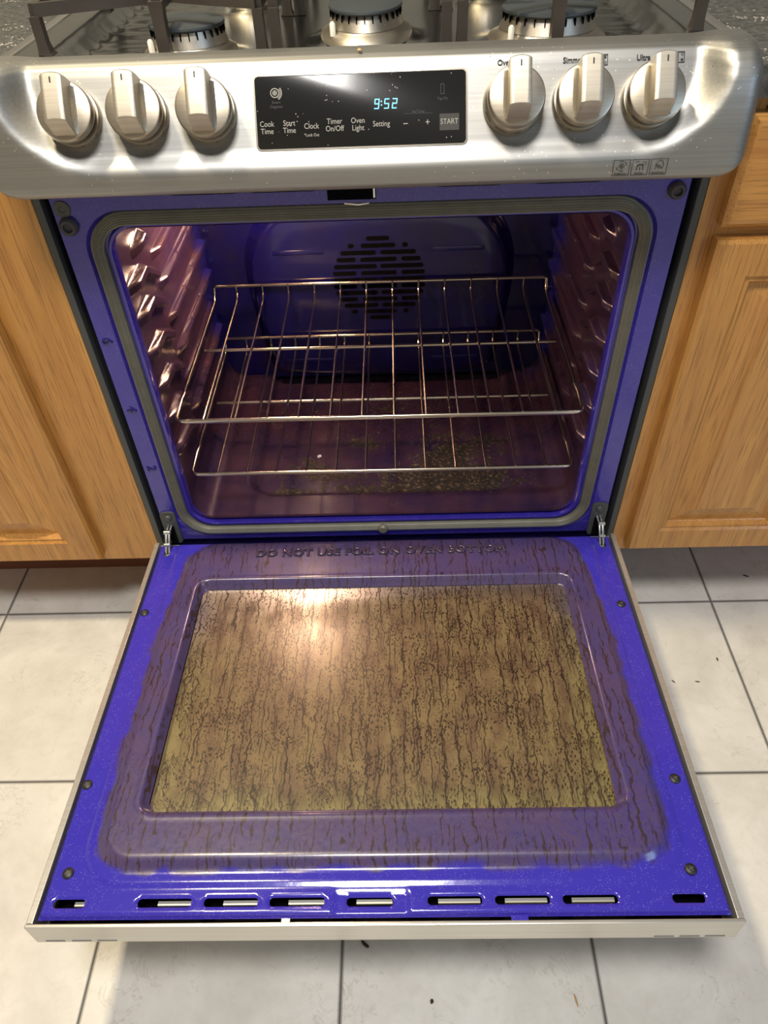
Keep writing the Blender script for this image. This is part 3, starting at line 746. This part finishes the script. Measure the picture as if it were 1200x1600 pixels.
def knob(x, s_, big, lab, labels):
    sk_, gp, dk, gb, mk, R = knob_geo(big)
    k = part('knob', dk, KNOB, RG, loc=Fp(x, s_), rot=ROTP)
    k['label'] = lab
    part('knob_skirt', sk_, KNOB, k, loc=(0, 0, 0)); part('knob_gap', gp, DARKIN, k, loc=(0, 0, 0))
    part('grip', gb, KNOBF, k, loc=(0, 0, 0), angle=35); part('pointer_mark', mk, INK, k, loc=(0, 0, 0), smooth=False)
    # lettering wrapped round the skirt
    tm = MB()
    for tx, ang, sz, hz in labels:
        vs, fs = text_geo(tx, sz, .0); a0 = math.radians(ang); out = []
        for v in vs:
            a = a0+v.x/R; rad = (R+.0002 if not big else R-.0003-(v.y+.002)*.12); out.append((rad*math.cos(a), rad*math.sin(a), hz+v.y))
        tm.add(out, fs)
    part('skirt_marks', tm, INK, k, loc=(0, 0, 0), smooth=False)
    return k
std = [('LO', -40, .0050, .005), ('6', -75, .0050, .005), ('4', -112, .0050, .005), ('HI', -150, .0050, .005)]
for i, x in enumerate((-.2857, -.2187, -.1510)):
    knob(x, .0552, False, ('round metal knob nearest the left end of the panel', 'round metal knob second from the left end', 'round metal knob just left of the clock display')[i], std)
bigl = [('WARM', -118, .0040, .0098), ('OFF', -84, .0042, .0098), ('BAKE', -50, .0040, .0098), ('BROIL', -152, .0040, .0098), ('200', -100, .0036, .0045), ('LIGHT', -72, .0036, .0045), ('500', -20, .0040, .0070)]
for i, x in enumerate((.1490, .2148, .2817)):
    knob(x, .0545, i == 0, ('oven knob with a wide printed skirt just right of the display', 'simmer burner knob in the middle of the right three', 'burner knob nearest the right end of the panel')[i], bigl if i == 0 else std)

# ------------------------------------------------------------------ cooktop
def cooktop():
    xs = np.linspace(-.372, .372, 120); ys = np.linspace(.012, .60, 96)
    def fn(X, Y):
        sd = sdrr(X, Y, -.338, .338, .022, .585, .03)
        z = .9050-.022*(1-sst(-.022, .0, sd))
        inside = sst(.0, .03, -sd)
        # pressed ribs running towards the burners on both sides
        z = z+inside*.0022*(np.sin(Y*150)*.5+.5)*(np.abs(X) > .235)*sst(.235, .25, np.abs(X))
        for bx, by, r in BUR: z = z+.006*(1-sst(r*1.15, r*1.6, np.hypot(X-bx, Y-by)))
        return z
    X, Y, Z, F = grid(xs, ys, fn)
    mb = MB(); mb.v = np.stack([X, Y, Z], -1).reshape(-1, 3).tolist(); mb.v = [tuple(v) for v in mb.v]; mb.f = [tuple(q) for q in F.tolist()]
    return mb
BUR = [(-.194, .112, .042), (.002, .175, .043), (.205, .122, .052), (-.165, .385, .036), (.165, .385, .036)]
ct = part('cooktop', cooktop(), COOK, RG)
rim = MB()
for s_ in (-1, 1): a, c = sorted((s_*.366, s_*.3795)); part('cooktop_rim', MB().box(a, c, .010, .61, .889, .9065, .003), STEEL_CLEAN, RG, smooth=False)
part('rear_vent_trim', MB().box(-.37, .37, .59, .64, .885, .915, .004), STEEL_CLEAN, RG, smooth=False)
def burner(bx, by, r, h0=.8855, ey=1.0, tall=1.0):
    base = MB().lathe([(r*1.28, 0), (r*1.22, .006), (r*1.05, .010), (r*.98, .0145*tall), (r*.70, .016*tall)], (bx, by, h0), 56, ey=ey)
    bo = part('burner', base, ALU, RG)
    hd = MB().lathe([(r*.70, .013*tall), (r*1.02, .013*tall), (r*.96, .020*tall), (r*.90, .0275*tall), (r*.5, .0275*tall)], (bx, by, h0), 56, ey=ey)
    part('burner_head', hd, ALU, bo)
    slt = MB()
    for k in range(28):
        a = 2*math.pi*k/28; rr_ = r*.925
        c = Vector((bx+rr_*math.cos(a), by+rr_*math.sin(a)*ey, h0+.0245*tall)); R3 = Matrix.Rotation(a, 3, 'Z')
        vs = [c+R3 @ Vector((dx, dy, dz)) for dx in (-.002, .0022) for dy in (-.0006, .0006) for dz in (-.0035, .0030)]
        slt.add(vs, [(0, 1, 3, 2), (4, 6, 7, 5), (0, 4, 5, 1), (2, 3, 7, 6), (0, 2, 6, 4), (1, 5, 7, 3)])
    part('flame_slots', slt, DARKIN, bo, smooth=False)
    cp = MB().lathe([(r*.84, .0275*tall), (r*.98, .0285*tall), (r*1.0, .0300*tall), (r*.99, .0320*tall), (r*.95, .0328*tall), (r*.3, .0332*tall)], (bx, by, h0), 64, ey=ey)
    part('burner_cap', cp, CAPM, bo)
    ig = MB().lathe([(.0032, 0), (.0032, .012), (.0016, .014)], (bx-r*.86, by-r*.72*ey, h0+.008), 14)
    part('igniter', ig, plain('ceramic_white', (.7, .68, .6), .5), bo)
for i, (bx, by, r) in enumerate(BUR): burner(bx, by, r, ey=1.35 if i == 1 else 1.0)

# cast iron grates (lift off: things of their own)
def grate(x0, x1, label, fingers):
    y0, y1 = .050, .560; zt, zl = .9490, .9370
    t = thing('cooktop_grate', ((x0+x1)/2, (y0+y1)/2, .883), label, 'grate')
    w = .0052
    fr_ = MB()
    def bar(ax, ay, bx, by, z0=zl, z1=zt, ww=w):
        d = Vector((bx-ax, by-ay, 0)); L = d.length; d.normalize(); n = Vector((-d.y, d.x, 0))*ww; rg = []
        for q in (0, 1):
            p = Vector((ax, ay, 0))+d*L*q
            rg.append([p-n+Vector((0, 0, z0)), p+n+Vector((0, 0, z0)), p+n*.8+Vector((0, 0, z1)), p-n*.8+Vector((0, 0, z1))])
        fr_.loft(rg, cap=True)
    bar(x0, y0, x0, y1); bar(x1, y0, x1, y1); bar(x0-w*.8, y1, x1+w*.8, y1); bar(x0, (y0+y1)/2, x1, (y0+y1)/2)
    part('frame', fr_, CAST, t, smooth=False)
    for lx in (x0, x1):
        for ly in (y0, (y0+y1)/2, y1):
            sgn_ = 1 if lx == x0 else -1
            lg = MB().loft([[(lx-w+dx, ly-w, z), (lx+w+dx2, ly-w, z), (lx+w+dx2, ly+w+e, z), (lx-w+dx, ly+w+e, z)] for z, dx, dx2, e in ((.9030 if abs(lx) > .3 else .8835, -.003, .003, .006), (.906 if abs(lx) > .3 else .889, -.001, .001, .003), (.915, 0, 0, 0), (.938, 0, 0, 0))], cap=True)
            part('leg', lg, CAST, t, smooth=False)
    if fingers[0][1] < .06:
        for cx_ in (x0, x1):
            fr_ = MB(); bar(cx_, y0, fingers[0][0], y0+.052, .9375, .9492, .0046); part('corner_brace', fr_, CAST, t, smooth=False)
    for (ax, ay, bx, by) in fingers:
        fr_ = MB(); bar(ax, ay, bx, by, .938, .9505, .0048)
        if abs(ay-y0) < .002:       # front fingers run down to the steel like a foot
            fr_.loft([[(ax-a, y0-.006+o_, z), (ax+a, y0-.006+o_, z), (ax+a, y0+.008+o_, z), (ax-a, y0+.008+o_, z)] for z, a, o_ in ((.8835, .011, 0), (.888, .0075, 0), (.900, .0062, .001), (.932, .0062, .002), (.947, .0075, .002))], cap=True)
        part('finger', fr_, CAST, t, smooth=False)
    return t
def fing(bx, bys, x0, x1, r=.03):
    o = []
    o.append((bx, .050, bx, bys[0]-r)); o.append((x0, bys[0], bx-r, bys[0])); o.append((x1, bys[0], bx+r, bys[0]))
    if len(bys) > 1: o += [(bx, .560, bx, bys[1]+r), (x0, bys[1], bx-r, bys[1]), (x1, bys[1], bx+r, bys[1])]
    return o
grate(-.333, -.1045, 'black cast iron grate over the left front burner', fing(-.207, (.125, .385), -.333, -.103))
grate(-.0885, .0885, 'narrow black cast iron grate over the centre oval burner', [(-.0885, .185, -.03, .185), (.0885, .185, .03, .185), (0, .56, 0, .30)])
grate(.1045, .346, 'black cast iron grate over the right front burner beside the dark countertop', fing(.203, (.130, .385), .103, .346))

# ------------------------------------------------------------------ oven door (lowered), own tilted frame: x, y = -distance from hinge, z = out of the panel
ALPHA = math.asin(.0334/.5838)
hinge = (0, -.0158, .2163)
dm = MB()
# outer steel skin: side strips, front lip and face, underside
for sx in (-1, 1):
    a, c = sorted((sx*.3712, sx*.3785))
    dm.box(a, c, -.5825, .0, -.042, -.001, .0008)
dm.box(-.3790, .3790, -.5870, -.5828, -.0430, -.0005, .0012)
dm.box(-.3725, .3725, -.583, -.002, -.0425, -.039)
dm.box(-.370, .370, -.004, -.001, -.040, -.006)
DOOR = part('door', dm, EDGE, RG, loc=hinge, rot=(-ALPHA, 0, 0), smooth=False)
DOOR['label'] = 'lowered oven door with stainless edges and soiled window'
VENTM = plain('vent_shadow', (.25, .25, .26), .4, 1.0)
for x in (-.357, -.328, -.300, .302, .329, .356): part('edge_vent', MB().box(x-.0105, x+.0105, -.5874, -.5865, -.0395, -.0370), VENTM, DOOR, smooth=False)

SLOTS = [(-.355, -.321), (-.263, -.205), (-.191, -.133), (-.120, -.061), (-.037, .013), (.050, .108), (.122, .180), (.194, .252), (.310, .344)]
HX = .3530
def door_panel():
    dx = .0030
    xs = np.arange(-.3685, .3686, dx)
    xs = np.unique(np.round(np.concatenate([xs, [a+q for a, c in SLOTS for q in (-.0012, 0, .0012, .0024, .0036, .0048)], [c-q for a, c in SLOTS for q in (-.0012, 0, .0012, .0024, .0036, .0048)],
        [s_*(HX+q) for s_ in (-1, 1) for q in np.arange(-.0075, .0076, .00125)], [s_*q for s_ in (-1, 1) for q in (.3680, .3672, .366, .3645, .3635, .339, .337, .2875, .2855, .2835, .276, .274)]]), 5))
    ds = np.arange(.0040, .5785, dx)
    ds = np.unique(np.round(np.concatenate([ds, np.arange(.5560, .5700, .0011), [.5780, .5775, .5765, .575, .0045, .0052, .0062, .098, .1, .102, .108, .110, .112, .461, .463, .465, .467, .469, .471]]), 5))
    # drop near-duplicates
    xs = xs[np.concatenate([[True], np.diff(xs) > .0004])]; ds = ds[np.concatenate([[True], np.diff(ds) > .0004])]
    X, D = np.meshgrid(xs, ds)
    e = sdrr(X, D, -.3685, .3685, .0040, .5785, .006)
    H = -.0055*sst(-.0050, .0, e)
    s1 = sdrr(X, D, -.3395, .3395, -.06, .5480, .055); H = H+.0022*(1-sst(-.005, .0, s1))
    hwx = .3120+.018*np.clip(D/.2, 0, 1)
    s2 = sdrr(X*(.330/hwx), D, -.330, .330, .0060, .5330, .050); H = H+.0085*(1-sst(-.0165, .0, s2))
    s3 = sdrr(X, D, -.2885, .2885, .0950, .4720, .022); H = H-.0145*(1-sst(-.0120, -.002, s3))+.0008*np.exp(-((s3-.001)/.002)**2)
    # pocket round the centre slot
    s4 = sdrr(X, D, -.0520, .0310, .5520, .5760, .003); H = H-.0022*(1-sst(-.003, .0005, s4))
    # lips around every slot
    sl_ = np.full_like(X, 9.)
    for a, c in SLOTS: sl_ = np.minimum(sl_, sdrr(X, D, a, c, .5585, .5672, .0035))
    H = H-.0016*(1-sst(.0, .0025, sl_))
    hs_ = np.minimum(sdrr(X, D, -HX-.0050, -HX+.0050, -.05, .0320, .005), sdrr(X, D, HX-.0050, HX+.0050, -.05, .0320, .005))
    cut = np.minimum(sl_, hs_)
    hole = sdrr(X, D, -.2770, .2770, .1070, .4600, .012)
    cut = np.minimum(cut, hole)
    # drips collected where water ran: irregular soil coverage
    soil = 1-sst(-.012, .010, s2+.010*(vnoise(X, D, 55, 5)-.5))
    soil = soil*(.92-.25*sst(-.1, .3, X)*sst(.2, .45, D)*1.0)
    idx = np.arange(X.size).reshape(X.shape)
    # snap vertices near a hole's rim onto it
    gx = np.gradient(cut, xs, axis=1); gd = np.gradient(cut, ds, axis=0); gl_ = np.maximum(np.hypot(gx, gd), .2)
    near = (np.abs(cut) < .00075)
    X = np.where(near, X-cut*gx/gl_**2, X); D = np.where(near, D-cut*gd/gl_**2, D); cut = np.where(near, 0, cut)
    q = np.stack([idx[:-1, :-1], idx[:-1, 1:], idx[1:, 1:], idx[1:, :-1]], -1).reshape(-1, 4)
    keep = (cut.reshape(-1)[q] > -1e-6).all(1); q = q[keep]
    used = np.unique(q); rem = -np.ones(X.size, int); rem[used] = np.arange(len(used))
    V = np.stack([X, -D, H], -1).reshape(-1, 3)[used]
    mb = MB(); mb.v = [tuple(v) for v in V.tolist()]; mb.f = [tuple(r) for r in rem[q].tolist()]
    return mb, soil.reshape(-1)[used]
pmb, soil = door_panel()
tx = MB(); tv, tf = text_geo('DO NOT USE FOIL ON OVEN BOTTOM', .0200, .0022, bevel=.0014, offset=-.0004, space=1.08)
tw = max(v.x for v in tv)-min(v.x for v in tv); k_ = .396/tw
tv = [(v.x*k_-.004, v.y-.0435, v.z+.0112) for v in tv]
pmb.attr['soil'] = soil; tx.add(tv, tf)
part('inner_panel', pmb, DOOREN, DOOR, loc=(0, 0, 0), angle=100)
part('embossed_warning', tx, plain('filmed_enamel_letters', (.050, .034, .064), .16, Coat_Weight=.5), DOOR, loc=(0, 0, 0), angle=50)
# window: soiled inner pane, coated outer pane beneath it
gxs = np.linspace(-.2775, .2775, 60); gds = np.linspace(.1065, .4605, 40)
def pane():
    X, Y, Z, F = grid(gxs, gds, lambda x, y: x*0-.0038)
    mb = MB(); mb.v = [(a, -b_, c) for a, b_, c in np.stack([X, Y, Z], -1).reshape(-1, 3).tolist()]; mb.f = [tuple(q) for q in F.tolist()]
    e = -sdrr(X, Y, -.272, .272, .111, .456, .01)
    so = .35+.65*sst(.0, .035, e+.02*(vnoise(X, Y, 30, 9)-.5))
    so = so*(1-.35*sst(.12, .27, X)*sst(.25, .45, Y))
    mb.attr['soil'] = so.reshape(-1); return mb
part('window_glass', pane(), DGLASS, DOOR, loc=(0, 0, 0), smooth=False)
part('outer_window_pane', MB().box(-.290, .290, -.475, -.095, -.0170, -.0130), OLIVE, DOOR, loc=(0, 0, 0), smooth=False)
part('window_well', MB().loft([[(x, -y, z) for x, y in rrect(-.2780, .2780, .1060, .4610, .012, 6)] for z in (-.0042, -.0130)]), plain('well_edge', (.20, .17, .09), .4), DOOR, loc=(0, 0, 0))
# dark tray and steel bars under the slots
part('slot_cavity', MB().box(-.368, .368, -.5775, -.535, -.038, -.034), DARKIN, DOOR, loc=(0, 0, 0), smooth=False)
BARG = plain('inner_bar_grey', (.55, .54, .50), .4, .6)
for i, (a, c) in enumerate(SLOTS):
    if i == 8: continue
    part('inner_bar', MB().box(a+(c-a)*(.55 if i == 0 else .32 if i < 4 else .2), c-.001, -.5615, -.5570, -.016, -.012), BARG, DOOR, smooth=False)
# screws
for x, d in ((-.3580, .153), (.3525, .153), (-.3600, .4265), (.3510, .4285), (-.3490, .5315), (.3370, .5340)):
    z = .0002 if abs(x) > .345 else .0015
    so_ = part('screw', MB().lathe([(.0064, -.0005), (.0064, .0008), (.0050, .0022), (.0030, .0026), (.0008, .0026)], (x, -d, z), 24), BLACKP, DOOR)
    so_.location = (x, -d, so_.location.z) if False else so_.location
    cr = MB()
    for a in (.5, .5+math.pi/2):
        dx_, dy_ = math.cos(a), math.sin(a)
        cr.add([(x+dx_*s1_*.0028-dy_*s2_*.0005, -d+dy_*s1_*.0028+dx_*s2_*.0005, z+.0028) for s1_, s2_ in ((-1, -1), (1, -1), (1, 1), (-1, 1))], [(0, 1, 2, 3)])
    part('phillips_recess', cr, plain('recess', (.09, .09, .09), .5), so_, smooth=False)
# small clips on the front edge
part('edge_clip', MB().box(-.106, -.096, -.5835, -.578, -.007, -.0030, .0008), BRASSY, DOOR, loc=(0, 0, 0), smooth=False)
part('edge_clip', MB().box(.137, .155, -.5835, -.577, -.008, -.0015, .0008), ENAM, DOOR, loc=(0, 0, 0), smooth=False)
# hinge arms from the frame into the door
for sx in (-1, 1):
    x = sx*HX; ln = 'hinge_arm'
    am = MB()
    P_ = [(x-sx*.002, .012, .026), (x-sx*.001, -.004, .022), (x-sx*.001, -.014, .010), (x, -.026, -.006)]
    for o_ in (-.0026, .0026): am.tube([(a+o_, b_, c) for a, b_, c in P_], .0019, 8)
    am.lathe([(.0042, -.005), (.0042, .005)], (x, -.001, .0225), 16, rot=Matrix.Rotation(math.pi/2, 3, 'Y'))
    am.lathe([(.0035, -.0045), (.0035, .0045)], (x, -.0155, .0085), 16, rot=Matrix.Rotation(math.pi/2, 3, 'Y'))
    am.box(x-.0042, x+.0042, -.0312, -.0265, -.0035, -.0022)
    part(ln, am, BRASSY, DOOR, loc=(0, 0, 0))
    part('hinge_pocket', MB().box(x-.0055, x+.0055, -.034, -.004, -.012, -.010), DARKIN, DOOR, loc=(0, 0, 0), smooth=False)

# ------------------------------------------------------------------ oven racks
def rack(z, yf, label):
    t = thing('oven_rack', (0, .22, z), label, 'oven rack', 'chrome wire racks in the oven')
    hw = .2985
    fr_ = MB()
    yb = .378; zb = z+.025
    def side(s_):
        return [(s_*(hw-.010), yf, z), (s_*(hw-.003), yf+.002, z), (s_*(hw), yf+.009, z+.0005), (s_*(hw), yf+.050, z+.003), (s_*(hw-.003), yf+.060, z+.006), (s_*(hw-.0005), yf+.070, z+.004), (s_*(hw-.0005), .362, z+.002), (s_*(hw-.0005), yb-.004, z+.012), (s_*(hw-.001), yb, zb-.003), (s_*(hw-.005), yb, zb)]
    loop = side(-1)+side(1)[::-1]
    fr_.tube(loop, .0030, 10, closed=True)
    fr_.tube([(-hw+.012, yf+.004, z-.0055), (hw-.012, yf+.004, z-.0055)], .0022, 10)
    part('frame', fr_, CHROME, t)
    ym = .212
    part('crossbar', MB().tube([(-hw+.008, ym, z-.0035), (hw-.008, ym, z-.0035)], .0028, 10), CHROME, t)
    proto_ = None
    for k in range(12):
        x = (k-5.5)*.0468
        if proto_ is None:
            m_ = MB().tube([(x, yf-.001, z+.0022), (x, yf+.01, z+.0024), (x, .357, z+.0024), (x, yb-.008, z+.006), (x, yb-.0025, z+.012), (x, yb-.0025, zb+.002)], .0019, 8)
            proto_ = part('wire', m_, CHROME, t); x_0 = x
        else:
            c = proto_.copy(); COL.objects.link(c); c.parent = t; c.location.x = proto_.location.x+(x-x_0)
    return t
rack(.4400, .0180, 'upper chrome wire oven rack with twelve bars')
rack(.3330, .0200, 'lower chrome wire oven rack nearest the soiled oven floor')

# ------------------------------------------------------------------ crumbs
def crumb(x, y, z, r, mat, label, sy_=1.0, cat='crumb', rz=0):
    bm = bmesh.new(); bmesh.ops.create_icosphere(bm, subdivisions=2, radius=r)
    for v in bm.verts:
        k = 1+random.uniform(-.25, .25); v.co = Vector((v.co.x*k, v.co.y*k*sy_, v.co.z*k*.55))
        c, s_ = math.cos(rz), math.sin(rz); v.co = Vector((v.co.x*c-v.co.y*s_, v.co.x*s_+v.co.y*c, v.co.z))
    zm = min(v.co.z for v in bm.verts)
    mb = MB(); bm.verts.index_update(); mb.add([(v.co.x+x, v.co.y+y, v.co.z-zm+z) for v in bm.verts], [[v.index for v in f.verts] for f in bm.faces]); bm.free()
    return part('crumb' if cat == 'crumb' else cat, mb, mat, label=label, cat=cat)
DK = plain('dark_crumb', (.035, .02, .012), .7); TAN = plain('tan_crumb', (.45, .28, .13), .7); WHT = plain('white_crumb', (.75, .73, .68), .6)
crumb(-.115, .168, .2362, .0042, WHT, 'small white crumb lying on the soiled oven floor left of centre')
crumb(.0, -.016, .9110, .0022, TAN, 'tiny tan crumb on the top edge of the control panel above the display')

crumb(-.030, -.555, 0, .0022, DK, 'dark sliver on the tile in front of the door beside the middle grout line', 3.0, rz=.9)
crumb(.056, -.620, 0, .0026, DK, 'round dark crumb on the front tile near the bottom edge of the picture')
crumb(.238, -.620, 0, .0014, TAN, 'thin tan sliver on the tile at bottom right', 5.0, rz=.2)
crumb(.459, -.336, 0, .0012, DK, 'curved dark sliver on the tile right of the door beside the grout line', 7.0, rz=-.3)
crumb(.526, -.163, 0, .0011, DK, 'thin dark sliver lying across the right tile, the farther right of the pair', 3.5, rz=1.4)
crumb(.486, -.162, 0, .0011, DK, 'short dark sliver on the right tile, the one nearer the door', 3.5, rz=.7)
crumb(.573, -.119, 0, .0013, DK, 'short upright dark sliver on the right tile in the middle', 3.5, rz=.0)
crumb(.686, .066, 0, .0016, DK, 'dark sliver on the far right tile under the oak cabinet', 3.5, rz=1.1)
